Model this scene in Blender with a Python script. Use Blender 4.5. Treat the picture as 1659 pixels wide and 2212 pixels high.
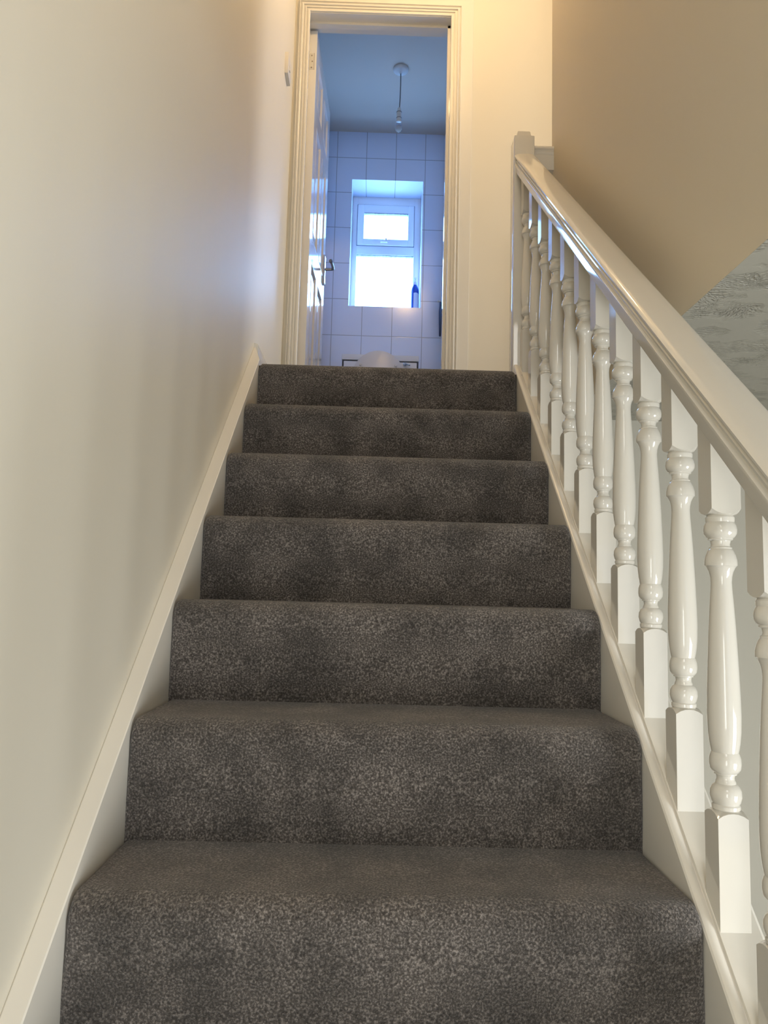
import bpy, bmesh, math, random
from mathutils import Vector, Matrix
random.seed(7)
for o in list(bpy.data.objects):
    bpy.data.objects.remove(o)
SC = bpy.context.scene
COL = SC.collection

# ------------------------------------------------------------------ camera, world, lights, exposure
cam = bpy.data.cameras.new('camera')
cam.sensor_fit = 'VERTICAL'
cam.sensor_height = 24.0
cam.lens = 1625.0 / 2212.0 * 24.0
cam.clip_start = 0.02
camo = bpy.data.objects.new('camera', cam)
COL.objects.link(camo)
CX0, CZ0 = -0.0313952, 0.4152173
RGT = (0.9995459, -0.0150157, 0.0261270)
FWD = (0.0121254, 0.9941344, 0.1074703)
UPV = (-0.0275875, -0.1071047, 0.9938649)
camo.matrix_world = Matrix(((RGT[0], UPV[0], -FWD[0], CX0),
                            (RGT[1], UPV[1], -FWD[1], 0.0),
                            (RGT[2], UPV[2], -FWD[2], CZ0),
                            (0, 0, 0, 1)))
SC.camera = camo

w = bpy.data.worlds.new('world')
SC.world = w
w.use_nodes = True
w.node_tree.nodes['Background'].inputs[0].default_value = (0.62, 0.78, 1.0, 1)
w.node_tree.nodes['Background'].inputs[1].default_value = 1.0

SC.view_settings.view_transform = 'Standard'
SC.view_settings.look = 'None'
SC.view_settings.gamma = 1.0
SC.view_settings.use_curve_mapping = False
SC.view_settings.exposure = 0.12

# daylight coming through the glazed front door at the foot of the stairs
DAY = bpy.data.lights.new('front_door_daylight', 'AREA')
DAY.shape = 'RECTANGLE'
DAY.size, DAY.size_y = 0.42, 0.95
DAY.energy = 10.0
DAY.color = (0.97, 1.0, 1.0)
dayo = bpy.data.objects.new('front_door_daylight', DAY)
dayo.location = (-0.24, -1.52, 0.05)
dayo.rotation_euler = (math.radians(90), 0, 0)      # faces +Y
COL.objects.link(dayo)

# daylight from the window in the right-hand side wall of the hall, behind and right of the camera
HAL = bpy.data.lights.new('hall_window_daylight', 'AREA')
HAL.shape = 'RECTANGLE'
HAL.size, HAL.size_y = 1.3, 1.1
HAL.energy = 68.0
HAL.color = (0.98, 1.0, 0.99)
halo = bpy.data.objects.new('hall_window_daylight', HAL)
halo.location = (2.04, -0.35, -0.55)
halo.rotation_euler = (math.radians(90), 0, math.radians(90))    # faces -X
COL.objects.link(halo)

# added fill light at the far end of the landing, brightening the upper walls
LFILL = bpy.data.lights.new('landing_fill_light', 'AREA')
LFILL.shape = 'RECTANGLE'
LFILL.size, LFILL.size_y = 0.6, 1.5
LFILL.energy = 23.0
LFILL.color = (0.97, 0.97, 1.0)
lfillo = bpy.data.objects.new('landing_fill_light', LFILL)
lfillo.location = (2.38, 2.93, 2.10)
lfillo.rotation_euler = (math.radians(90), 0, math.radians(90))     # faces -X
COL.objects.link(lfillo)

# added fill light high in the stairwell, lifting treads and lower walls
TOP = bpy.data.lights.new('stairwell_fill_light', 'AREA')
TOP.shape = 'RECTANGLE'
TOP.size, TOP.size_y = 0.85, 1.0
TOP.energy = 18.0
TOP.color = (1.0, 0.98, 0.95)
topo = bpy.data.objects.new('stairwell_fill_light', TOP)
topo.location = (-0.12, -1.53, 2.05)
topo.rotation_euler = (math.radians(80), 0, 0)      # faces +Y, a little downwards
COL.objects.link(topo)

LAMP_EMIT = 800.0
WIN_EMIT = (4.0, 8.6, 17.0)
PANE_STRENGTH = 1.0

# ------------------------------------------------------------------ materials
def mat(name, color, rough=0.5, spec=0.5, metal=0.0):
    m = bpy.data.materials.new(name)
    m.use_nodes = True
    b = m.node_tree.nodes['Principled BSDF']
    b.inputs['Base Color'].default_value = (*color, 1)
    b.inputs['Roughness'].default_value = rough
    b.inputs['Metallic'].default_value = metal
    b.inputs['Specular IOR Level'].default_value = spec
    return m, m.node_tree, b

def N(nt, t, **kw):
    n = nt.nodes.new(t)
    for k, v in kw.items():
        setattr(n, k, v)
    return n

def add_bump(nt, b, scale, strength, dist=0.002, detail=3.0, stretch=(1, 1, 1), distort=0.0):
    tc = N(nt, 'ShaderNodeTexCoord')
    mp = N(nt, 'ShaderNodeMapping')
    mp.inputs['Scale'].default_value = stretch
    nz = N(nt, 'ShaderNodeTexNoise')
    nz.inputs['Scale'].default_value = scale
    nz.inputs['Detail'].default_value = detail
    nz.inputs['Distortion'].default_value = distort
    bp = N(nt, 'ShaderNodeBump')
    bp.inputs['Strength'].default_value = strength
    bp.inputs['Distance'].default_value = dist
    nt.links.new(tc.outputs['Object'], mp.inputs['Vector'])
    nt.links.new(mp.outputs['Vector'], nz.inputs['Vector'])
    nt.links.new(nz.outputs['Fac'], bp.inputs['Height'])
    nt.links.new(bp.outputs['Normal'], b.inputs['Normal'])
    return bp

# glossy white woodwork paint
M_gloss, nt, b = mat('white_gloss_paint', (0.66, 0.633, 0.57), 0.075)
add_bump(nt, b, 22, 0.025, 0.004, 2.0)
M_trim, nt, b = mat('white_satin_trim_paint', (0.69, 0.665, 0.60), 0.33)
M_string, nt, b = mat('lightened_satin_string_paint', (0.77, 0.74, 0.67), 0.26)  # paint lightened to stand in for light missing on the strings
# door leaf, smoother brushed gloss
M_door, nt, b = mat('door_gloss_paint', (0.74, 0.72, 0.68), 0.10)
add_bump(nt, b, 14, 0.05, 0.003, 2.0, (1, 1, 0.3))
# wall emulsion, satin with roller streaks
M_wall, nt, b = mat('cream_wall_paint', (0.72, 0.68, 0.58), 0.5, 0.3)
add_bump(nt, b, 7, 0.16, 0.012, 3.0, (1, 1, 0.22))
M_wallm, nt, b = mat('matt_wall_paint', (0.70, 0.66, 0.56), 0.75, 0.3)
add_bump(nt, b, 60, 0.06, 0.002)
M_bulk, nt, b = mat('shade_darkened_wall_paint', (0.58, 0.515, 0.40), 0.65, 0.3)  # wall paint darkened to beige, standing in for the shade on this wall
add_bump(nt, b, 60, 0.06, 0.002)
M_hall, nt, b = mat('hall_wall_paint', (0.62, 0.60, 0.53), 0.7, 0.3)
add_bump(nt, b, 50, 0.06, 0.002)
M_ceil, nt, b = mat('white_ceiling_paint', (0.74, 0.73, 0.70), 0.8, 0.3)
add_bump(nt, b, 40, 0.06, 0.002)

# combed artex plaster
M_ceilt, nt, b = mat('off_white_ceiling_paint', (0.60, 0.50, 0.40), 0.8, 0.3)
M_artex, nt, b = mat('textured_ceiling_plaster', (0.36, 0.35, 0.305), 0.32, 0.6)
tc = N(nt, 'ShaderNodeTexCoord')
mp = N(nt, 'ShaderNodeMapping')
mp.inputs['Scale'].default_value = (1, 1, 1)
n1 = N(nt, 'ShaderNodeTexNoise')
n1.inputs['Scale'].default_value = 7.0
n1.inputs['Detail'].default_value = 1.0
vm = N(nt, 'ShaderNodeVectorMath', operation='SCALE')
vm.inputs['Scale'].default_value = 0.16
va = N(nt, 'ShaderNodeVectorMath', operation='ADD')
wv = N(nt, 'ShaderNodeTexWave', wave_type='RINGS', rings_direction='SPHERICAL')
wv.inputs['Scale'].default_value = 36.0
wv.inputs['Distortion'].default_value = 4.5
wv.inputs['Detail'].default_value = 2.0
wv.inputs['Detail Scale'].default_value = 2.5
n2 = N(nt, 'ShaderNodeTexNoise')
n2.inputs['Scale'].default_value = 13.0
n2.inputs['Detail'].default_value = 3.0
rp = N(nt, 'ShaderNodeMapRange')
rp.inputs['From Min'].default_value = 0.45
rp.inputs['From Max'].default_value = 0.70
n3 = N(nt, 'ShaderNodeTexNoise')
n3.inputs['Scale'].default_value = 120.0
n3.inputs['Detail'].default_value = 2.0
ml = N(nt, 'ShaderNodeMath', operation='MULTIPLY')
ml2 = N(nt, 'ShaderNodeMath', operation='MULTIPLY')
ad = N(nt, 'ShaderNodeMath', operation='ADD')
bp = N(nt, 'ShaderNodeBump')
bp.inputs['Strength'].default_value = 0.8
bp.inputs['Distance'].default_value = 0.006
bp.invert = True
L = nt.links.new
L(tc.outputs['Object'], mp.inputs['Vector'])
L(mp.outputs['Vector'], n1.inputs['Vector'])
L(n1.outputs['Color'], vm.inputs[0])
L(mp.outputs['Vector'], va.inputs[0])
L(vm.outputs['Vector'], va.inputs[1])
L(va.outputs['Vector'], wv.inputs['Vector'])
L(mp.outputs['Vector'], n2.inputs['Vector'])
L(n2.outputs['Fac'], rp.inputs['Value'])
L(mp.outputs['Vector'], n3.inputs['Vector'])
L(wv.outputs['Fac'], ml.inputs[0])
L(rp.outputs['Result'], ml.inputs[1])
L(n3.outputs['Fac'], ml2.inputs[0])
L(rp.outputs['Result'], ml2.inputs[1])
L(ml.outputs['Value'], ad.inputs[0])
L(ml2.outputs['Value'], ad.inputs[1])
L(ad.outputs['Value'], bp.inputs['Height'])
L(bp.outputs['Normal'], b.inputs['Normal'])

# twist-pile carpet
M_carpet, nt, b = mat('grey_brown_twist_carpet', (0.1, 0.1, 0.09), 0.95, 0.1)
L = nt.links.new
tc = N(nt, 'ShaderNodeTexCoord')
na = N(nt, 'ShaderNodeTexNoise')
na.inputs['Scale'].default_value = 300.0
na.inputs['Detail'].default_value = 2.5
na.inputs['Roughness'].default_value = 0.65
cr = N(nt, 'ShaderNodeValToRGB')
e = cr.color_ramp.elements
e[0].position = 0.30; e[0].color = (0.026, 0.0205, 0.0175, 1)
e[1].position = 0.74; e[1].color = (0.335, 0.298, 0.272, 1)
m_ = cr.color_ramp.elements.new(0.5); m_.color = (0.090, 0.078, 0.070, 1)
nb = N(nt, 'ShaderNodeTexNoise')
nb.inputs['Scale'].default_value = 9.0
nb.inputs['Detail'].default_value = 3.5
nb.inputs['Roughness'].default_value = 0.55
mr = N(nt, 'ShaderNodeMapRange')
mr.inputs['From Min'].default_value = 0.36
mr.inputs['From Max'].default_value = 0.60
mr.inputs['To Min'].default_value = 0.62
mr.inputs['To Max'].default_value = 1.12
mx = N(nt, 'ShaderNodeMix', data_type='RGBA', blend_type='MULTIPLY')
mx.inputs['Factor'].default_value = 1.0
bp = N(nt, 'ShaderNodeBump')
bp.inputs['Strength'].default_value = 0.9
bp.inputs['Distance'].default_value = 0.004
L(tc.outputs['Object'], na.inputs['Vector'])
L(tc.outputs['Object'], nb.inputs['Vector'])
L(na.outputs['Fac'], cr.inputs['Fac'])
L(nb.outputs['Fac'], mr.inputs['Value'])
L(cr.outputs['Color'], mx.inputs['A'])
L(mr.outputs['Result'], mx.inputs['B'])
L(mx.outputs['Result'], b.inputs['Base Color'])
L(na.outputs['Fac'], bp.inputs['Height'])
L(bp.outputs['Normal'], b.inputs['Normal'])
b.inputs['Sheen Weight'].default_value = 0.25
b.inputs['Sheen Roughness'].default_value = 0.6

def tile_material(name, ax, u0, v0):
    """glazed white tile 201 x 249.6 mm; ax = 0 for walls along X, 1 for walls along Y."""
    m, nt, b = mat(name, (0.70, 0.76, 0.88), 0.17, 0.5)  # the window's blue glare is tinted into the white tile colour
    L = nt.links.new
    tc = N(nt, 'ShaderNodeTexCoord')
    sp = N(nt, 'ShaderNodeSeparateXYZ')
    L(tc.outputs['Object'], sp.inputs[0])
    outs = []
    for sock, o0, size in ((sp.outputs[ax], u0, 0.2008), (sp.outputs[2], v0, 0.2502)):
        a = N(nt, 'ShaderNodeMath', operation='SUBTRACT'); a.inputs[1].default_value = o0
        d = N(nt, 'ShaderNodeMath', operation='DIVIDE'); d.inputs[1].default_value = size
        f = N(nt, 'ShaderNodeMath', operation='FRACT')
        p = N(nt, 'ShaderNodeMath', operation='PINGPONG'); p.inputs[1].default_value = 0.5
        g = N(nt, 'ShaderNodeMath', operation='MULTIPLY'); g.inputs[1].default_value = size
        L(sock, a.inputs[0]); L(a.outputs[0], d.inputs[0]); L(d.outputs[0], f.inputs[0])
        L(f.outputs[0], p.inputs[0]); L(p.outputs[0], g.inputs[0])
        outs.append(g.outputs[0])
    mn = N(nt, 'ShaderNodeMath', operation='MINIMUM')
    L(outs[0], mn.inputs[0]); L(outs[1], mn.inputs[1])
    rr = N(nt, 'ShaderNodeMapRange')
    rr.inputs['From Min'].default_value = 0.0012
    rr.inputs['From Max'].default_value = 0.0030
    L(mn.outputs[0], rr.inputs['Value'])
    mix = N(nt, 'ShaderNodeMix', data_type='RGBA')
    mix.inputs['A'].default_value = (0.34, 0.37, 0.42, 1)
    mix.inputs['B'].default_value = (0.70, 0.76, 0.88, 1)
    L(rr.outputs[0], mix.inputs['Factor'])
    L(mix.outputs['Result'], b.inputs['Base Color'])
    bp = N(nt, 'ShaderNodeBump')
    bp.inputs['Strength'].default_value = 0.12
    bp.inputs['Distance'].default_value = 0.001
    L(rr.outputs[0], bp.inputs['Height'])
    L(bp.outputs['Normal'], b.inputs['Normal'])
    return m
M_tileX = tile_material('glazed_tile_back_wall', 0, -0.3547, 3.365)
M_tileY = tile_material('glazed_tile_side_wall', 1, 4.85, 3.365)

M_upvc, nt, b = mat('white_window_plastic', (0.78, 0.79, 0.80), 0.25)
M_chrome, nt, b = mat('polished_chrome', (0.72, 0.72, 0.73), 0.08, 0.5, 1.0)
M_steel, nt, b = mat('worn_satin_metal', (0.30, 0.29, 0.28), 0.28, 0.5, 1.0)
M_plastic, nt, b = mat('white_plastic', (0.66, 0.63, 0.58), 0.35)
M_ring, nt, b = mat('grey_ring_plastic', (0.16, 0.15, 0.15), 0.5)
M_ceramic, nt, b = mat('white_ceramic', (0.76, 0.76, 0.75), 0.08)
M_seat, nt, b = mat('white_seat_plastic', (0.66, 0.65, 0.64), 0.3)
M_seam, nt, b = mat('dark_seal', (0.05, 0.05, 0.055), 0.6)
M_edgeshade, nt, b = mat('grey_edge_shade', (0.16, 0.19, 0.26), 0.6)  # painted shade for the sash gap and rail undersides, also rippled glass edge
M_blue, nt, b = mat('blue_plastic', (0.012, 0.065, 0.42), 0.3)
M_label, nt, b = mat('pale_label', (0.55, 0.62, 0.78), 0.45)
M_cloth, nt, b = mat('blue_grey_cloth', (0.10, 0.12, 0.17), 0.9, 0.1)
add_bump(nt, b, 200, 0.4, 0.002)
M_screw, nt, b = mat('painted_screw', (0.28, 0.24, 0.19), 0.5)
M_floor, nt, b = mat('dark_hall_floor', (0.14, 0.12, 0.10), 0.6)
add_bump(nt, b, 80, 0.2, 0.002)

# clear bulb glass
M_bulb, nt, b = mat('clear_bulb_glass', (0.95, 0.95, 0.95), 0.03)
b.inputs['Transmission Weight'].default_value = 1.0
b.inputs['IOR'].default_value = 1.12

def emit(name, rgb, s):
    m = bpy.data.materials.new(name)
    m.use_nodes = True
    nt = m.node_tree
    nt.nodes.remove(nt.nodes['Principled BSDF'])
    em = N(nt, 'ShaderNodeEmission')
    em.inputs['Color'].default_value = (*rgb, 1)
    em.inputs['Strength'].default_value = s
    nt.links.new(em.outputs[0], nt.nodes['Material Output'].inputs['Surface'])
    return m
M_pane = emit('daylit_obscure_glass', WIN_EMIT, PANE_STRENGTH)
M_lit = emit('lit_lamp_bulb', (1.0, 0.66, 0.31), LAMP_EMIT)

# ------------------------------------------------------------------ mesh helpers
class MB:
    def __init__(s):
        s.bm = bmesh.new()
    def box(s, x0, x1, y0, y1, z0, z1, bev=0.0, seg=2):
        vs = [s.bm.verts.new(p) for p in ((x0,y0,z0),(x1,y0,z0),(x1,y1,z0),(x0,y1,z0),
                                          (x0,y0,z1),(x1,y0,z1),(x1,y1,z1),(x0,y1,z1))]
        fs = [s.bm.faces.new([vs[i] for i in f]) for f in
              ((3,2,1,0),(4,5,6,7),(0,1,5,4),(1,2,6,5),(2,3,7,6),(3,0,4,7))]
        if bev > 0:
            es = list({e for f in fs for e in f.edges})
            bmesh.ops.bevel(s.bm, geom=es, offset=bev, segments=seg, affect='EDGES', profile=0.5)
        return s
    def loft(s, rings, cap=True, closed=True):
        """rings: list of equally long point lists."""
        R = [[s.bm.verts.new(p) for p in r] for r in rings]
        n = len(R[0])
        for a, b_ in zip(R[:-1], R[1:]):
            for i in range(n if closed else n - 1):
                j = (i + 1) % n
                s.bm.faces.new((a[i], a[j], b_[j], b_[i]))
        if cap:
            s.bm.faces.new(list(reversed(R[0])))
            s.bm.faces.new(R[-1])
        return s
    def prism(s, pts, f0, f1):
        """pts 2D; f0, f1 map a 2D point to 3D at either end."""
        return s.loft([[f0(p) for p in pts], [f1(p) for p in pts]])
    def lathe(s, prof, c=(0, 0, 0), seg=24, axis='Z', cap=True):
        rings = []
        for r, h in prof:
            ring = []
            for i in range(seg):
                a = 2 * math.pi * i / seg
                u, v = r * math.cos(a), r * math.sin(a)
                if axis == 'Z': p = (c[0] + u, c[1] + v, c[2] + h)
                elif axis == 'X': p = (c[0] + h, c[1] + u, c[2] + v)
                else: p = (c[0] + v, c[1] + h, c[2] + u)
                ring.append(p)
            rings.append(ring)
        return s.loft(rings, cap)
    def tube(s, pts, r, seg=10):
        pts = [Vector(p) for p in pts]
        rings = []
        for i, p in enumerate(pts):
            t = (pts[min(i + 1, len(pts) - 1)] - pts[max(i - 1, 0)]).normalized()
            up = Vector((0, 0, 1)) if abs(t.z) < 0.9 else Vector((0, 1, 0))
            a = t.cross(up).normalized(); b_ = t.cross(a).normalized()
            rr = r[i] if isinstance(r, (list, tuple)) else r
            rings.append([p + a * rr * math.cos(2*math.pi*k/seg) + b_ * rr * math.sin(2*math.pi*k/seg) for k in range(seg)])
        return s.loft(rings)
    def build(s, name, m, parent=None, smooth=35):
        bmesh.ops.recalc_face_normals(s.bm, faces=s.bm.faces)
        me = bpy.data.meshes.new(name)
        s.bm.to_mesh(me); s.bm.free()
        me.materials.append(m)
        if smooth:
            me.shade_smooth()
            me.set_sharp_from_angle(angle=math.radians(smooth))
        o = bpy.data.objects.new(name, me)
        COL.objects.link(o)
        if parent is not None:
            o.parent = parent
            o.matrix_parent_inverse = Matrix.Translation(parent.location).inverted()
        return o

def tag(o, label, cat, group=None):
    o['label'] = label; o['category'] = cat
    if group: o['group'] = group
    return o
def thing(name, label, cat, loc, group=None):
    o = bpy.data.objects.new(name, None)
    o.location = loc
    o.empty_display_size = 0.1
    COL.objects.link(o)
    return tag(o, label, cat, group)
def struct(o, label, cat):
    o['kind'] = 'structure'
    return tag(o, label, cat)

# ------------------------------------------------------------------ dimensions
HW = 0.432                       # half the stair width between the strings
G, R_, Y0 = 0.2290505, 0.1963771, 1.0715893
LAND = 6 * R_                    # landing level 1.178
YL = Y0 + 6 * G
GF = -7 * R_                     # hall floor
WY = 3.29                        # face of the wall with the toilet door
BX, BY = 0.577, 2.574            # corner of the wall above the hall
CEIL = 3.553
ART = 0.988                      # hall ceiling
def pz(y): return (y - Y0) / G * R_

# ------------------------------------------------------------------ structure
mb = MB()
mb.loft([[(-0.455, -1.6, z), (-0.4685, WY, z), (-0.4685, WY + 0.1, z), (-0.62, WY + 0.1, z), (-0.62, -1.6, z)] for z in (GF, CEIL)])
struct(mb.build('wall_left', M_wall, smooth=0), 'smooth cream wall running up the left of the stairs', 'wall')

mb = MB()
mb.box(-0.4685, -0.410, WY, WY + 0.1, LAND - 0.2, CEIL)
mb.box(0.268, 2.5, WY, WY + 0.1, LAND - 0.2, CEIL)
mb.box(-0.410, 0.268, WY, WY + 0.1, 3.137, CEIL)
struct(mb.build('wall_back', M_wallm, smooth=0), 'bright cream landing wall around the doorway and behind the newel', 'wall')

mb = MB()
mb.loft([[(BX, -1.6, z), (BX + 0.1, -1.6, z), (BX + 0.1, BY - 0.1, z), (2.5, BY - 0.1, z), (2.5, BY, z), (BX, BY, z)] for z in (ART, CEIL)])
struct(mb.build('wall_right', M_bulk, smooth=0), 'upstairs wall above the handrail on the right, its shade painted in beige', 'wall')

mb = MB(); mb.box(2.4, 2.5, BY, WY, LAND, CEIL)
struct(mb.build('wall_landing_end', M_wallm, smooth=0), 'cream end wall of the landing beyond the shaded upstairs wall', 'wall')
mb = MB(); mb.box(-0.62, 2.5, -1.6, WY + 0.1, CEIL, CEIL + 0.1)
struct(mb.build('ceiling', M_ceil, smooth=0), 'white ceiling high above the landing and the stairs', 'ceiling')
mb = MB(); mb.box(BX + 0.101, 2.2, -1.6, 2.36, ART, LAND - 0.01)
mb.box(BX, BX + 0.101, -1.6, BY - 0.01, ART - 0.0004, ART - 0.0001)
struct(mb.build('ceiling', M_artex, smooth=0), 'grey combed plaster hall ceiling right of the handrail', 'ceiling')

# landing floor (carpeted) – in front of the toilet door, and the part to the right behind the balustrade
mb = MB()
mb.box(-0.455, 0.428, YL + 0.04, WY, LAND - 0.15, LAND - 0.007)
mb.box(0.428, 2.4, 2.59, WY, LAND - 0.15, LAND)
mb.box(0.428, BX + 0.1, 2.46, 2.59, LAND - 0.15, LAND - 0.02)
struct(mb.build('floor_landing', M_carpet, smooth=0), 'grey carpeted landing floor in front of the doorway', 'floor')
mb = MB(); mb.box(-0.62, 2.2, -1.6, 2.46, GF - 0.1, GF)
struct(mb.build('floor', M_floor, smooth=0), 'dark hall floor at the foot of the stairs', 'floor')
mb = MB(); mb.box(0.512, 2.2, 2.36, 2.46, GF, LAND - 0.16)
struct(mb.build('wall_hall', M_hall, smooth=0), 'grey cream hall wall seen between the white balusters', 'wall')
mb = MB(); mb.box(2.1, 2.2, -1.6, 2.36, GF, ART)
struct(mb.build('wall_hall_side', M_hall, smooth=0), 'grey cream side wall of the hall on the right', 'wall')
mb = MB()
mb.box(-0.62, -0.42, -1.7, -1.6, GF, CEIL); mb.box(0.42, 0.75, -1.7, -1.6, GF, CEIL)
mb.box(1.95, 2.2, -1.7, -1.6, GF, CEIL); mb.box(-0.42, 0.42, -1.7, -1.6, 0.62, CEIL)
mb.box(0.75, 1.95, -1.7, -1.6, 0.75, CEIL); mb.box(0.75, 1.95, -1.7, -1.6, GF, -0.75)
struct(mb.build('wall_front', M_wallm, smooth=0), 'cream front wall behind the viewer at the foot of the stairs', 'wall')
mb = MB()
mb.box(-0.42, -0.335, -1.66, -1.61, GF, 0.62, 0.004); mb.box(0.095, 0.42, -1.66, -1.61, GF, 0.62, 0.004)
mb.box(-0.335, 0.095, -1.66, -1.61, GF, -0.43, 0.004); mb.box(-0.335, 0.095, -1.66, -1.61, 0.53, 0.62, 0.004)
mb.box(-0.335, 0.095, -1.645, -1.635, -0.43, 0.53)
struct(mb.build('door_2', M_door, smooth=0), 'white front door with one tall pane behind the viewer', 'door')
mb = MB()
ys = (-0.28, 2.45)
mb.loft([[(0.45, ys[0], pz(ys[0]) - 0.16), (0.45, ys[1], pz(ys[1]) - 0.16), (0.45, ys[1], GF), (0.45, ys[0], GF)],
         [(0.50, ys[0], pz(ys[0]) - 0.16), (0.50, ys[1], pz(ys[1]) - 0.16), (0.50, ys[1], GF), (0.50, ys[0], GF)]])
struct(mb.build('wall_understairs', M_hall, smooth=0), 'cream panelling that closes the underside of the stairs', 'wall')

# ---- toilet room shell
WB = 4.85
mb = MB()
wx0, wx1, wz0, wz1 = -0.2475, 0.2355, 2.318, 3.210
mb.box(-0.52, wx0, WB, WB + 0.3, LAND, CEIL); mb.box(wx1, 0.46, WB, WB + 0.3, LAND, CEIL)
mb.box(wx0, wx1, WB, WB + 0.3, wz1, CEIL); mb.box(wx0, wx1, WB, WB + 0.3, LAND, wz0)
struct(mb.build('wall_toilet_back', M_tileX, smooth=0), 'white tiled toilet room wall around the window', 'wall')
mb = MB(); mb.box(0.378, 0.46, WY + 0.1, WB, LAND, CEIL)
struct(mb.build('wall_toilet_right', M_tileY, smooth=0), 'white tiled right wall of the toilet room', 'wall')
mb = MB(); mb.box(-0.56, -0.455, WY + 0.1, WB, LAND, CEIL)
struct(mb.build('wall_toilet_left', M_tileY, smooth=0), 'white tiled left wall behind the open door', 'wall')
mb = MB(); mb.box(-0.56, 0.46, WY + 0.1, WB + 0.3, CEIL, CEIL + 0.1)
struct(mb.build('ceiling_toilet', M_ceilt, smooth=0), 'plain ceiling of the toilet room with the bare bulb', 'ceiling')
mb = MB(); mb.box(-0.56, 0.46, WY, WB + 0.3, LAND - 0.1, LAND - 0.002)
struct(mb.build('floor_toilet', M_floor, smooth=0), 'floor of the toilet room beyond the landing', 'floor')

# ---- window in the toilet room
FY = 5.075
k = (FY) / 5.1
def fx(x): return CX0 + (x - CX0) * k
win = struct(thing('window_1', 'small white plastic window with obscured glass in the toilet room', 'window', (0, FY, wz0)), 'small white plastic window with obscured glass in the toilet room', 'window')
mb = MB()
F0, F1 = FY, FY + 0.06
gz = 2.783
mb.box(wx0, -0.211, F0, F1, wz0, wz1, 0.003); mb.box(0.190, wx1, F0, F1, wz0, wz1, 0.003)
mb.box(-0.2125, 0.1915, F0, F1, 3.148, wz1, 0.003); mb.box(-0.2125, 0.1915, F0, F1, gz, 2.850, 0.003)
mb.box(-0.2125, 0.1915, F0, F1, wz0, 2.385, 0.003)
mb.build('window_frame', M_upvc, win)
mb = MB()
s0, s1 = FY - 0.012, FY + 0.05
mb.box(-0.210, -0.164, s0, s1, 2.851, 3.147, 0.004); mb.box(0.147, 0.189, s0, s1, 2.851, 3.147, 0.004)
mb.box(-0.166, 0.149, s0, s1, 3.086, 3.147, 0.004); mb.box(-0.166, 0.149, s0, s1, 2.851, 2.896, 0.004)
sash = mb.build('window_sash', M_upvc, win)
mb = MB()      # dark strip painting the shadow in the gap round the opening sash
q0, q1 = FY - 0.001, FY + 0.02
mb.box(-0.2140, -0.2097, q0, q1, 2.8465, 3.151, 0); mb.box(0.1887, 0.1930, q0, q1, 2.8465, 3.151, 0)
mb.box(-0.2140, 0.1930, q0, q1, 3.1468, 3.152, 0); mb.box(-0.2140, 0.1930, q0, q1, 2.8465, 2.8512, 0)
mb.build('sash_gap_shade', M_edgeshade, win, 0)
def pane(x0, x1, z0, z1):
    """obscured glass with a ragged rippled margin, lit from outside"""
    mb = MB()
    mb.box(x0, x1, FY + 0.030, FY + 0.036, z0, z1)
    return mb
pane(-0.170, 0.153, 2.890, 3.092).build('glass_pane', M_pane, win, 0)
pane(-0.216, 0.195, 2.380, 2.788).build('glass_pane', M_pane, win, 0)
# rippled glass edge and the rail underside's shade, painted as one dark frayed strip
def frayed(x0, x1, z, y):
    mb = MB()
    n = int((x1 - x0) / 0.006)
    top, bot = [], []
    for i in range(n + 1):
        x = x0 + (x1 - x0) * i / n
        bot.append((x, z - 0.003 - 0.003 * random.random()))
        top.append((x, z + 0.001))
    for i in range(n):
        mb.loft([[(bot[i][0], y, bot[i][1]), (bot[i+1][0], y, bot[i+1][1]), (top[i+1][0], y, top[i+1][1]), (top[i][0], y, top[i][1])],
                 [(bot[i][0], y + 0.025, bot[i][1]), (bot[i+1][0], y + 0.025, bot[i+1][1]), (top[i+1][0], y + 0.025, top[i+1][1]), (top[i][0], y + 0.025, top[i][1])]])
    return mb
frayed(-0.164, 0.147, 3.0862, FY - 0.0115).build('shaded_glass_edge', M_edgeshade, win, 0)
frayed(-0.211, 0.190, gz, FY + 0.004).build('shaded_glass_edge', M_edgeshade, win, 0)
mb = MB()
mb.box(-0.045, 0.005, FY - 0.030, FY - 0.012, 2.866, 2.880, 0.003)
mb.box(-0.012, 0.000, FY - 0.024, FY - 0.012, 2.872, 2.898, 0.003)
mb.build('window_handle', M_upvc, win)

# ---- door lining, architrave, flat strip
LX0, LX1, LZ = -0.4085, 0.2665, 3.1345
mb = MB()
mb.box(-0.440, LX0, WY - 0.004, WY + 0.125, LAND, LZ + 0.02)
mb.box(LX1, 0.292, WY - 0.004, WY + 0.125, LAND, LZ + 0.02)
mb.box(LX0, LX1, WY - 0.004, WY + 0.125, LZ, LZ + 0.02)
mb.box(LX1 - 0.012, LX1, WY + 0.05, WY + 0.083, LAND, LZ)       # stop
mb.box(LX0, LX1, WY + 0.05, WY + 0.083, LZ - 0.012, LZ)
mb.box(LX0, LX0 + 0.003, WY + 0.03, WY + 0.07, LAND, LZ)
struct(mb.build('trim_1', M_gloss, smooth=0), 'glossy white lining inside the toilet doorway', 'door lining')

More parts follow.
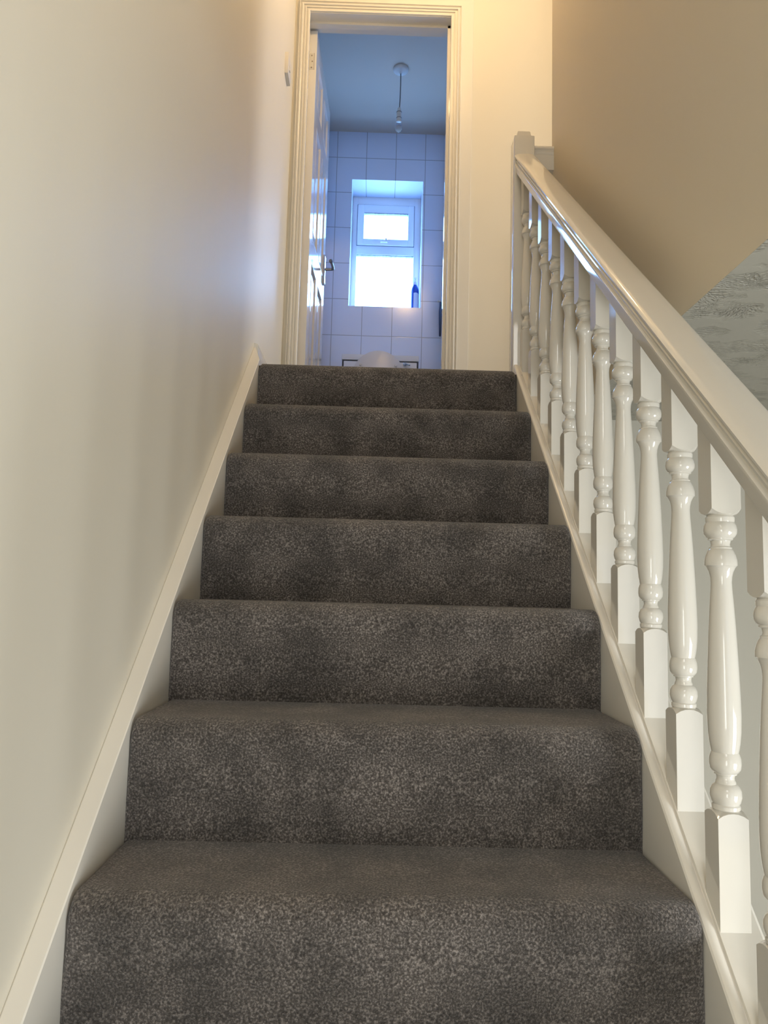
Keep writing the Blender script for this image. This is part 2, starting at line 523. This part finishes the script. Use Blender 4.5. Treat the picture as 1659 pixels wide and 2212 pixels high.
PROF = [(0, 0), (0, 0.011), (0.002, 0.013), (0.0095, 0.013), (0.0105, 0.008), (0.0165, 0.008), (0.0175, 0.0145),
        (0.0225, 0.0145), (0.0235, 0.0095), (0.0295, 0.0095), (0.0305, 0.017), (0.034, 0.0185), (0.0400, 0.0155), (0.0420, 0.011),
        (0.0450, 0.011), (0.0465, 0.018), (0.049, 0.018), (0.050, 0.016), (0.050, 0)]
ax0, ax1, az = -0.4005, 0.266, 3.137
mb = MB()
rings = []
for (cx, cz, sx, sz) in ((ax0, LAND, -1, 0), (ax0, az, -1, 1), (ax1, az, 1, 1), (ax1, LAND, 1, 0)):
    rings.append([(cx + sx * d, WY - p, cz + sz * d) for d, p in PROF])
mb.loft(rings)
struct(mb.build('trim_2', M_trim, smooth=20), 'cream white moulded architrave around the toilet doorway', 'architrave')
mb = MB()
mb.loft([[(ax1 + 0.050, WY - y, LAND), (0.3665 + sh, WY - y, LAND), (0.3665 + sh + 0.006, WY - y, 3.32), (ax1 + 0.050, WY - y, 3.32)] for y, sh in ((0.012, -0.002), (0, 0))])
mb.box(-0.4505, ax1 + 0.05, WY - 0.012, WY, az + 0.0505, 3.32)
struct(mb.build('trim_3', M_trim, smooth=0), 'flat painted strip right of and above the moulded architrave', 'trim')

# ---- skirting
mb = MB()
yA = 2.553
wl = lambda y: -0.45502 - 0.0135 * (y + 1.6) / 4.89      # face of the left wall
mb.loft([[(wl(y), y, LAND - 0.007), (-0.451, y, LAND - 0.007), (-0.451, y, 1.252), (-0.453, y, 1.262), (-0.459, y, 1.266), (wl(y), y, 1.266)] for y in (yA - 0.018, WY)])
struct(mb.build('baseboard_left', M_gloss, smooth=30), 'white skirting on the left wall of the landing', 'baseboard')
mb = MB()
mb.loft([[(x, WY, LAND), (x, WY - 0.018, LAND), (x, WY - 0.018, 1.25), (x, WY - 0.012, 1.264), (x, WY, 1.266)] for x in (0.365, 2.4)])
struct(mb.build('baseboard_back', M_gloss, smooth=30), 'white skirting on the landing wall right of the doorway', 'baseboard')

# ------------------------------------------------------------------ staircase
st = thing('staircase', 'straight staircase carpeted in speckled grey brown between white painted strings', 'staircase', (0, -0.3, GF))
DZ = {4: -0.002, 5: -0.005, 6: -0.006}      # the upper treads sit a few millimetres low
def step_profile(k):
    yk, zt, zb = Y0 + k * G, k * R_ + DZ.get(k, 0), (k - 1) * R_ + DZ.get(k - 1, 0)
    yn = Y0 + (k + 1) * G
    r = 0.034
    pts = [(yk + 0.002, zb - 0.03), (yk + 0.002, zb + 0.01), (yk - 0.001, zb + 0.06), (yk - 0.004, zt - r - 0.02)]
    for i in range(9):
        a = math.pi - i / 8 * math.pi / 2
        pts.append((yk - 0.005 + r + r * math.cos(a), zt - r + r * math.sin(a)))
    pts += [(yk + 0.10, zt - 0.001), (yn + 0.006, zt - 0.001), (yn + 0.006, zb - 0.03)]
    if k == 6:
        pts[-2] = (YL + 0.05, zt - 0.001); pts[-1] = (YL + 0.05, zb - 0.03)
    return pts
for k in range(-6, 7):
    mb = MB()
    pr = step_profile(k)
    n = 5
    rings = []
    xs = [-HW, -HW + 0.003, -HW + 0.010, HW - 0.010, HW - 0.003, HW]
    dn = [0.010, 0.004, 0.0, 0.0, 0.004, 0.010]
    zt = k * R_ + DZ.get(k, 0)
    for x, d in zip(xs, dn):
        if k == 6 and x > 0: x -= 0.004
        rings.append([(x, y + (d if y < Y0 + k * G + 0.05 else 0) * (1 if z > zt - 0.09 else 0.3), z - (d if z > zt - 0.08 else 0)) for y, z in pr])
    mb.loft(rings)
    mb.build('carpeted_step', M_carpet, st, 50)
# wall string
yb, yt = -0.35, yA
def string_solid(x0, x1, h, y0, y1, depth, bev=0.003, inner=1):
    pts = [(x0, h - bev), (x0 + bev, h), (x1 - bev, h), (x1, h - bev), (x1, h - depth), (x0, h - depth)]
    return [[(x, y, pz(y) + hh) for x, hh in pts] for y in (y0, y1)]
ring_a = string_solid(wl(yb), -HW, -0.0043, yb, yb, 0.31, 0.002)[0]
ring_b = []
for x, _, z in string_solid(wl(yt), -HW, 0.0, yt, yt, 0.31, 0.002)[0]:      # the top end is cut on the skew against the skirting
    t = (x - wl(yt)) / (-HW - wl(yt))
    y = yt - 0.095 * t
    ring_b.append((x, y, z - pz(yt) + pz(y) - 0.0043))
mb = MB(); mb.loft([ring_a, ring_b])
mb.build('wall_string', M_string, st, 0)
# outer string with a bead, a groove and the flat capping the balusters stand on
h = -0.0277
pts = [(HW, h - 0.29), (HW, h - 0.005), (HW + 0.002, h - 0.001), (HW + 0.006, h + 0.001), (HW + 0.011, h + 0.0005), (HW + 0.0155, h - 0.002),
       (HW + 0.0165, h - 0.006), (HW + 0.0185, h - 0.006), (HW + 0.0195, h), (0.508, h), (0.512, h - 0.003), (0.512, h - 0.29)]
mb = MB(); mb.loft([[(x, y, pz(y) + hh) for x, hh in pts] for y in (yb, 2.535)])
mb.build('outer_string', M_string, st, 28)

# ------------------------------------------------------------------ balustrade
bal = thing('balustrade', 'white gloss turned balustrade with handrail climbing the right of the stairs', 'balustrade', (0.467, -0.33, GF))
RP = [(0.436, 0.671), (0.4345, 0.675), (0.4345, 0.690), (0.4325, 0.697), (0.4325, 0.7035), (0.4375, 0.7065), (0.4390, 0.7095), (0.4355, 0.7125),
      (0.4345, 0.7185), (0.4375, 0.7215), (0.4400, 0.7250), (0.4370, 0.7275), (0.4315, 0.7300), (0.4310, 0.7350), (0.4345, 0.7395), (0.4415, 0.7430),
      (0.4550, 0.7445), (0.4670, 0.7450), (0.4790, 0.7445), (0.4950, 0.7430), (0.5010, 0.7395), (0.5030, 0.7350), (0.5025, 0.7300), (0.4970, 0.7275),
      (0.4940, 0.7250), (0.4965, 0.7215), (0.4995, 0.7185), (0.4985, 0.7125), (0.4950, 0.7095), (0.4965, 0.7065), (0.5015, 0.7035), (0.5015, 0.697),
      (0.4995, 0.690), (0.4995, 0.675), (0.498, 0.671)]
mb = MB(); mb.loft([[(x, y, pz(y) + hh) for x, hh in RP] for y in [-0.29 + i * (2.516 + 0.29) / 12 for i in range(13)]])
mb.build('handrail', M_gloss, bal, 30)

# landing rail from the newel to the corner of the shaded upstairs wall
mb = MB()
ctr = 2.563
mb.loft([[(x, ctr + (a - 0.467) * 0.62, 2.036 - 0.745 + hh - (0.02 if hh < 0.68 else 0)) for a, hh in RP] for x in (0.500, BX)])
mb.build('landing_rail', M_gloss, bal, 30)

# newel at the landing and its small cap
NX0, NX1, NY0, NY1 = 0.4295, 0.5015, 2.515, 2.587
mb = MB(); mb.box(NX0, NX1, NY0, NY1, LAND - 0.33, 2.052, 0.0025)
nw = mb.build('newel_post', M_gloss, bal, 30)
mb = MB()
cx_, cy_ = (NX0 + NX1) / 2, (NY0 + NY1) / 2
def sq(hw, z): return [(cx_ - hw, cy_ - hw, z), (cx_ + hw, cy_ - hw, z), (cx_ + hw, cy_ + hw, z), (cx_ - hw, cy_ + hw, z)]
mb.loft([sq(0.0265, 2.050), sq(0.0255, 2.056), sq(0.0225, 2.074), sq(0.0205, 2.077)])
mb.build('newel_cap', M_gloss, nw, 30)
mb = MB(); mb.box(NX0, NX1, -0.365, -0.293, GF, pz(-0.33) + 0.86, 0.003)
nw2 = mb.build('newel_post', M_gloss, bal, 30)

# turned balusters: one mesh shared by copies (heights relative to the pitch line at the centre)
TURN = [(0.0165, 0.1090), (0.0190, 0.1120), (0.0192, 0.1165), (0.0178, 0.1185), (0.0196, 0.1215), (0.0214, 0.1290), (0.0208, 0.1370),
        (0.0178, 0.1432), (0.0140, 0.1462), (0.0135, 0.1490), (0.0122, 0.1510), (0.0120, 0.1545), (0.0128, 0.1580), (0.0152, 0.1588), (0.0154, 0.1606), (0.0178, 0.1622),
        (0.0206, 0.1665), (0.0215, 0.1735), (0.0210, 0.1815), (0.0190, 0.1875), (0.0182, 0.1893), (0.0190, 0.1925), (0.0206, 0.2020), (0.0222, 0.2180), (0.0228, 0.2400),
        (0.0222, 0.2700), (0.0205, 0.3160), (0.0183, 0.3640), (0.0162, 0.3980), (0.0148, 0.4170), (0.0143, 0.4280), (0.0149, 0.4360), (0.0165, 0.4430), (0.0190, 0.4485), (0.0205, 0.4510), (0.0222, 0.4522),
        (0.0225, 0.4545), (0.0222, 0.4600), (0.0208, 0.4665), (0.0178, 0.4738), (0.0166, 0.4755), (0.0158, 0.4765), (0.0158, 0.4785), (0.0136, 0.4795), (0.0128, 0.4830), (0.0140, 0.4885),
        (0.0172, 0.4900), (0.0174, 0.4920), (0.0198, 0.4940), (0.0224, 0.4985), (0.0231, 0.5035), (0.0222, 0.5100), (0.0200, 0.5145), (0.0194, 0.5155), (0.0200, 0.5180), (0.0200, 0.5225), (0.0170, 0.5270)]
HB = 0.0213
slope = R_ / G
def square_block(mb, zlo_plane, z_lo, z_hi, dome, up):
    """square shank; the end next to the turning has the curved shoulder left by the lathe."""
    m = 6
    # outline points round the square, several per side
    ring = []
    for (ax, ay), (bx, by) in (((-1,-1),(1,-1)), ((1,-1),(1,1)), ((1,1),(-1,1)), ((-1,1),(-1,-1))):
        for i in range(m):
            t = i / m
            ring.append((ax + (bx - ax) * t, ay + (by - ay) * t))
    def at(zf, s=1.0): return [(x * HB * s, y * HB * s, zf(x, y)) for x, y in ring]
    rad = lambda x, y: math.hypot(x, y)
    sh = lambda x, y: -dome * max(0.0, rad(x, y) - 0.98) ** 1.3      # corners fall away from the turning
    if up:   # shoulder at the top
        rings = [at(lambda x, y: z_lo + y * HB * slope), at(lambda x, y: z_hi + sh(x, y)), ]
        rings.append([(p[0] * 0.80 / max(0.80, rad(*q)) , p[1] * 0.80 / max(0.80, rad(*q)), z_hi + 0.001) for p, q in zip(at(lambda x, y: 0), ring)])
    else:
        rings = [[(p[0] * 0.80 / max(0.80, rad(*q)), p[1] * 0.80 / max(0.80, rad(*q)), z_lo - 0.001) for p, q in zip(at(lambda x, y: 0), ring)],
                 at(lambda x, y: z_lo - sh(x, y)), at(lambda x, y: z_hi + y * HB * slope)]
    mb.loft(rings)
mb = MB()
square_block(mb, None, -0.030, 0.1095, 0.022, True)
square_block(mb, None, 0.5265, 0.673, 0.022, False)
mb.lathe(TURN, (0, 0, 0), 32)
bm0 = mb.build('baluster', M_gloss, bal, 30)
XB = 0.4742
def place(o, y):
    o.matrix_parent_inverse = Matrix.Identity(4)
    o.location = (XB - bal.location.x, y - bal.location.y, pz(y) - bal.location.z)
first = True
for i in range(-9, 11):
    y = 1.0685 + HB + 0.1399 * i
    if y > 2.49 + 0.02: continue
    if first:
        o = bm0; first = False
    else:
        o = bm0.copy(); COL.objects.link(o); o.parent = bal
    place(o, y)

# ------------------------------------------------------------------ open panelled door of the toilet room
dr = thing('door_1', 'white six panel door standing open into the toilet room', 'door', (-0.4095, 3.395, LAND))
struct(dr, 'white six panel door standing open into the toilet room', 'door')
DW, DT, DZ0, DZ1 = 0.635, 0.035, LAND + 0.012, 3.128
ang = math.radians(2.3)          # slightly less than square to the wall
def dmap(u, t, z):
    """u along the leaf away from the hinge, t through its thickness (0 = wall side, DT = visible face)"""
    return (-0.4095 + t * math.cos(ang) + u * math.sin(ang), 3.395 + u * math.cos(ang) - t * math.sin(ang), z)
H_ = DZ1 - DZ0
us = [0, 0.095, 0.275, 0.36, 0.54, DW]
zs = [DZ0, DZ0 + 0.20, DZ0 + 0.80, DZ0 + 0.93, DZ0 + 1.50, DZ0 + 1.60, DZ0 + 1.83, DZ1]
mb = MB()
def quadbox(mb, u0, u1, t0, t1, z0, z1):
    mb.loft([[dmap(u0, t0, z), dmap(u1, t0, z), dmap(u1, t1, z), dmap(u0, t1, z)] for z in (z0, z1)])
for a, b_ in ((0, 1), (2, 3), (4, 5)): quadbox(mb, us[a], us[b_], 0, DT, DZ0, DZ1)
for a, b_ in ((1, 2), (3, 4)):
    for c, d in ((0, 1), (2, 3), (4, 5), (6, 7)): quadbox(mb, us[a], us[b_], 0, DT, zs[c], zs[d])
leaf = mb.build('door_leaf', M_door, dr, 0)
for a, b_ in ((1, 2), (3, 4)):
    for c, d in ((1, 2), (3, 4), (5, 6)):
        mb = MB()
        u0, u1, z0, z1 = us[a], us[b_], zs[c], zs[d]
        seq = [(0, DT), (0.004, DT + 0.0015), (0.010, DT - 0.003), (0.016, DT - 0.009), (0.022, DT - 0.009), (0.046, DT - 0.003), (0.05, DT - 0.003)]
        rings = [[dmap(u0 + i_, t, z0 + i_), dmap(u1 - i_, t, z0 + i_), dmap(u1 - i_, t, z1 - i_), dmap(u0 + i_, t, z1 - i_)] for i_, t in seq]
        rings.insert(0, [dmap(u0, 0.008, z0), dmap(u1, 0.008, z0), dmap(u1, 0.008, z1), dmap(u0, 0.008, z1)])
        mb.loft(rings)
        mb.build('door_panel', M_door, dr, 25)
# hinges on the leaf's edge
for z0 in (2.925, 1.37):
    mb = MB()
    mb.loft([[dmap(-0.0012, t, z) for t in (0.001, 0.024)] + [dmap(0.002, t, z) for t in (0.024, 0.001)] for z in (z0, z0 + 0.084)])
    hg = mb.build('hinge', M_gloss, dr, 0)
    for dz, t in ((0.010, 0.012), (0.042, 0.015), (0.072, 0.012)):
        mb = MB(); mb.lathe([(0.0038, 0.0), (0.0034, -0.0012)], dmap(-0.0012, t, z0 + dz), 12, 'Y')
        mb.build('screw', M_screw, hg)
    mb = MB()
    mb.loft([[dmap(-0.0018, t, z) for t in (0.0236, 0.0250)] + [dmap(0.0, t, z) for t in (0.0250, 0.0236)] for z in (z0 - 0.001, z0 + 0.085)])
    mb.build('hinge_edge', M_screw, hg, 0)
# lever handle
hd = MB()
hu, hz = 0.578, 2.176
hd.loft([[dmap(hu - 0.02 + 0.004 * s_, DT + t, hz - 0.085 + s_ * 0.004), dmap(hu + 0.02 - 0.004 * s_, DT + t, hz - 0.085 + s_ * 0.004),
          dmap(hu + 0.02 - 0.004 * s_, DT + t, hz + 0.075 - s_ * 0.004), dmap(hu - 0.02 + 0.004 * s_, DT + t, hz + 0.075 - s_ * 0.004)] for t, s_ in ((0, 0), (0.007, 0), (0.010, 1))])
plate = hd.build('handle_plate', M_chrome, dr, 30)
hd = MB()
hd.tube([dmap(hu, DT + 0.008, hz), dmap(hu, DT + 0.03, hz), dmap(hu, DT + 0.047, hz), dmap(hu - 0.006, DT + 0.054, hz), dmap(hu - 0.03, DT + 0.055, hz + 0.002), dmap(hu - 0.075, DT + 0.053, hz + 0.003), dmap(hu - 0.105, DT + 0.051, hz + 0.001), dmap(hu - 0.112, DT + 0.050, hz)],
        [0.0075, 0.0075, 0.0075, 0.0085, 0.0075, 0.0075, 0.0105, 0.007], 14)
hd.build('lever', M_steel, plate)

# ------------------------------------------------------------------ light switch on the left wall
sw = thing('light_switch', 'white light switch box on the left wall beside the doorway', 'light switch', (-0.466, 3.03, 2.60))
mb = MB(); mb.box(-0.470, -0.4555, 2.99, 3.078, 2.608, 2.704, 0.002)
mb.build('switch_box', M_plastic, sw, 30)
mb = MB(); mb.box(-0.4558, -0.4530, 2.9905, 3.0775, 2.6085, 2.7035, 0.0012)
fp = mb.build('switch_plate', M_plastic, sw, 30)
mb = MB(); mb.box(-0.4535, -0.4495, 3.026, 3.042, 2.645, 2.668, 0.001)
mb.build('rocker', M_plastic, fp, 30)

# ------------------------------------------------------------------ pendant lights
def pendant(x, y, zc, drop, label, lit):
    t = thing('pendant_light', label, 'pendant light', (x, y, zc))
    mb = MB(); mb.lathe([(0.046, 0.0), (0.047, -0.004), (0.044, -0.012), (0.034, -0.019), (0.012, -0.023), (0.006, -0.030), (0.003, -0.031)], (x, y, zc - 0.0005), 28)
    mb.build('ceiling_rose', M_plastic, t, 40)
    mb = MB(); mb.tube([(x, y, zc - 0.026), (x + 0.001, y, zc - drop * 0.4), (x, y, zc - drop * 0.75), (x - 0.003, y, zc - drop)], 0.0032, 8)
    mb.build('cord', M_ring if not lit else M_plastic, t)
    zt = zc - drop
    mb = MB(); mb.lathe([(0.004, 0.004), (0.008, 0.0), (0.0125, -0.014), (0.0148, -0.026), (0.0155, -0.030), (0.0155, -0.064), (0.0160, -0.066), (0.0162, -0.088), (0.012, -0.090)], (x - 0.004, y, zt), 24)
    lh = mb.build('lampholder', M_plastic, t, 40)
    for dz in (-0.028, -0.065):
        mb = MB(); mb.lathe([(0.0150, dz - 0.0022), (0.0170, dz - 0.0016), (0.0172, dz + 0.0014), (0.0150, dz + 0.0022)], (x - 0.004, y, zt), 24)
        mb.build('holder_ring', M_ring, lh)
    mb = MB()
    zb = zt - 0.088
    prof = [(0.011, 0.0), (0.013, -0.006), (0.018, -0.018), (0.0215, -0.032), (0.0215, -0.042), (0.018, -0.054), (0.011, -0.062), (0.003, -0.0655)]
    mb.lathe(prof, (x - 0.004, y, zb), 24)
    mb.build('bulb', M_lit if lit else M_bulb, t, 60)
    return t
pendant(0.0515, 4.212, CEIL, 0.252, 'bare unlit bulb hanging from the toilet room ceiling', False)
pendant(0.22, 2.45, CEIL, 0.10, 'lit bulb hanging from the landing ceiling', True)

# ------------------------------------------------------------------ toilet, cistern
cs = thing('cistern', 'white cistern with a dark outlined front against the tiled wall', 'cistern', (-0.022, WB - 0.10, LAND))
CXL, CXR = -0.265, 0.2185
mb = MB(); mb.box(CXL, CXR, 4.625, WB - 0.0005, LAND + 0.36, 1.8755, 0.003)
mb.build('back_shell', M_seam, cs, 30)
mb = MB(); mb.box(CXL + 0.011, CXR - 0.011, 4.615, 4.80, LAND + 0.37, 1.8665, 0.004)
mb.build('front_panel', M_ceramic, cs, 30)
mb = MB(); mb.box(CXL - 0.002, CXR + 0.002, 4.622, WB - 0.0005, 1.8765, 1.914, 0.004)
mb.build('cistern_lid', M_ceramic, cs, 30)
mb = MB(); mb.lathe([(0.011, 0.0), (0.012, -0.004), (0.011, -0.014), (0.006, -0.018)], (0.132, 4.615, 1.851), 18, 'Y')
mb.tube([(0.132, 4.600, 1.851), (0.142, 4.596, 1.849), (0.165, 4.594, 1.842)], [0.006, 0.006, 0.005], 10)
mb.build('flush_lever', M_chrome, cs)

to = thing('toilet', 'white toilet with its round lid raised in front of the cistern', 'toilet', (-0.03, 4.35, LAND))
tx = -0.034
mb = MB()
rings = []
for hw, hl, yc, z in ((0.11, 0.20, 4.36, LAND), (0.105, 0.19, 4.36, LAND + 0.03), (0.10, 0.17, 4.37, LAND + 0.15), (0.14, 0.20, 4.32, LAND + 0.28), (0.175, 0.235, 4.28, LAND + 0.37), (0.18, 0.24, 4.28, LAND + 0.395), (0.15, 0.21, 4.27, LAND + 0.40), (0.12, 0.17, 4.26, LAND + 0.34), (0.05, 0.07, 4.30, LAND + 0.22)):
    rings.append([(tx + hw * math.sin(2*math.pi*i/28), yc - hl * math.cos(2*math.pi*i/28), z) for i in range(28)])
mb.loft(rings)
mb.build('bowl', M_ceramic, to, 50)
# raised seat ring and lid
def lidpts(hw, hz, zb, y0, y1, n=36):
    out = []
    for y, s_ in ((y0, 0.97), (y0 + 0.003, 1.0), (y1 - 0.003, 1.0), (y1, 0.97)):
        ring = []
        for i in range(n):
            a = 2 * math.pi * i / n
            ring.append((tx + hw * s_ * math.sin(a), y + 0.04 * (1 - math.cos(a)) * 0.5 * 0 , zb + hz * s_ * math.cos(a)))
        out.append(ring)
    return out
mb = MB(); mb.loft(lidpts(0.178, 0.215, 1.688, 4.505, 4.523))
ld = mb.build('toilet_lid', M_seat, to, 40)
for bx_ in (-0.1455, 0.072):
    mb = MB(); mb.lathe([(0.008, 0.001), (0.008, -0.008), (0.006, -0.010)], (bx_, 4.505, 1.810), 14, 'Y')
    mb.build('lid_buffer', M_plastic, ld)
mb = MB(); mb.box(tx - 0.10, tx + 0.10, 4.50, 4.53, LAND + 0.395, LAND + 0.42, 0.004)
for s_ in (-0.075, 0.075): mb.lathe([(0.012, -0.03), (0.012, 0.03)], (tx + s_, 4.515, LAND + 0.42), 14, 'X')
mb.build('lid_hinge', M_chrome, to, 40)

# ------------------------------------------------------------------ bottle on the sill
bx_, by_ = 0.2010, 4.95
bt = thing('spray_bottle', 'blue bottle with a pale label on the toilet window sill', 'bottle', (bx_, by_, wz0))
mb = MB(); mb.lathe([(0.024, 0.0), (0.027, 0.004), (0.0275, 0.02), (0.0275, 0.150), (0.026, 0.165), (0.021, 0.183), (0.014, 0.193), (0.013, 0.200)], (bx_, by_, wz0 + 0.0003), 28)
mb.build('bottle_body', M_blue, bt, 45)
mb = MB()
ring_in, ring_out = [], []
rows = []
for z in (0.006, 0.126):
    row = []
    for i in range(15):
        a = math.radians(-112 + 98 * i / 14)
        zz = z + (0.010 * math.cos((i / 14 - 0.35) * 2.4) if z > 0.1 else 0)
        row.append((math.cos(a), math.sin(a), zz))
    rows.append(row)
f = lambda row, r: [(bx_ + r * c, by_ + r * s_, wz0 + z) for c, s_, z in row]
loop0 = f(rows[0], 0.0277) + list(reversed(f(rows[1], 0.0277)))
loop1 = f(rows[0], 0.0283) + list(reversed(f(rows[1], 0.0283)))
R1 = [f(rows[0], 0.0276), f(rows[1], 0.0276), f(rows[1], 0.0283), f(rows[0], 0.0283)]
V = [[mb.bm.verts.new(p) for p in r] for r in R1]
for a in range(4):
    A, B = V[a], V[(a + 1) % 4]
    for i in range(14):
        mb.bm.faces.new((A[i], A[i + 1], B[i + 1], B[i]))
mb.bm.faces.new([V[a][0] for a in range(4)]); mb.bm.faces.new([V[a][14] for a in (3, 2, 1, 0)])
mb.build('bottle_label', M_label, bt, 40)
mb = MB(); mb.lathe([(0.0145, 0.198), (0.0148, 0.214), (0.012, 0.219), (0.007, 0.222), (0.006, 0.240), (0.009, 0.242), (0.0085, 0.250), (0.003, 0.252)], (bx_, by_, wz0), 20)
mb.build('bottle_cap', M_label, bt, 40)

# ------------------------------------------------------------------ cloth on a hook, right wall of the toilet room
hk = thing('wall_hook', 'small white hook on the right tiled wall near the corner', 'hook', (0.378, 4.80, 2.36))
mb = MB(); mb.lathe([(0.012, 0.0), (0.012, -0.006), (0.005, -0.008), (0.005, -0.024), (0.009, -0.027), (0.008, -0.034), (0.003, -0.036)], (0.3778, 4.80, 2.348), 16, 'X')
mb.build('hook_peg', M_plastic, hk, 40)
mb = MB()
rings = []
for z, y0, y1, x in ((2.340, 4.792, 4.808, 0.360), (2.322, 4.77, 4.83, 0.362), (2.29, 4.745, 4.86, 0.361), (2.22, 4.742, 4.862, 0.362), (2.17, 4.78, 4.86, 0.364), (2.125, 4.835, 4.855, 0.366)):
    n = 9
    top = [(x + 0.004 * math.sin(i * 1.6 + z * 9), y0 + (y1 - y0) * i / (n - 1), z) for i in range(n)]
    rings.append(top + [(p[0] + 0.005, p[1], p[2]) for p in reversed(top)])
mb.loft(rings)
tag(mb.build('hanging_cloth', M_cloth, None, 60), 'dark blue grey cloth hanging on the right tiled wall', 'cloth')

# labels for the few parts that look different from the rest of their thing
for o in bpy.data.objects:
    base = o.name.split('.')[0]
    lab = {'lever': 'dark metal lever', 'handle_plate': 'chrome backplate', 'flush_lever': 'chrome flush lever',
           'glass_pane': 'bright obscured glass pane', 'bottle_label': 'pale label', 'bottle_cap': 'pale cap',
           'carpeted_step': 'grey brown carpeted step', 'bulb': 'clear glass bulb'}.get(base)
    if lab and o.parent is not None:
        if base == 'bulb' and o.data.materials[0] == M_lit: lab = 'glowing bulb'
        o['label'] = lab
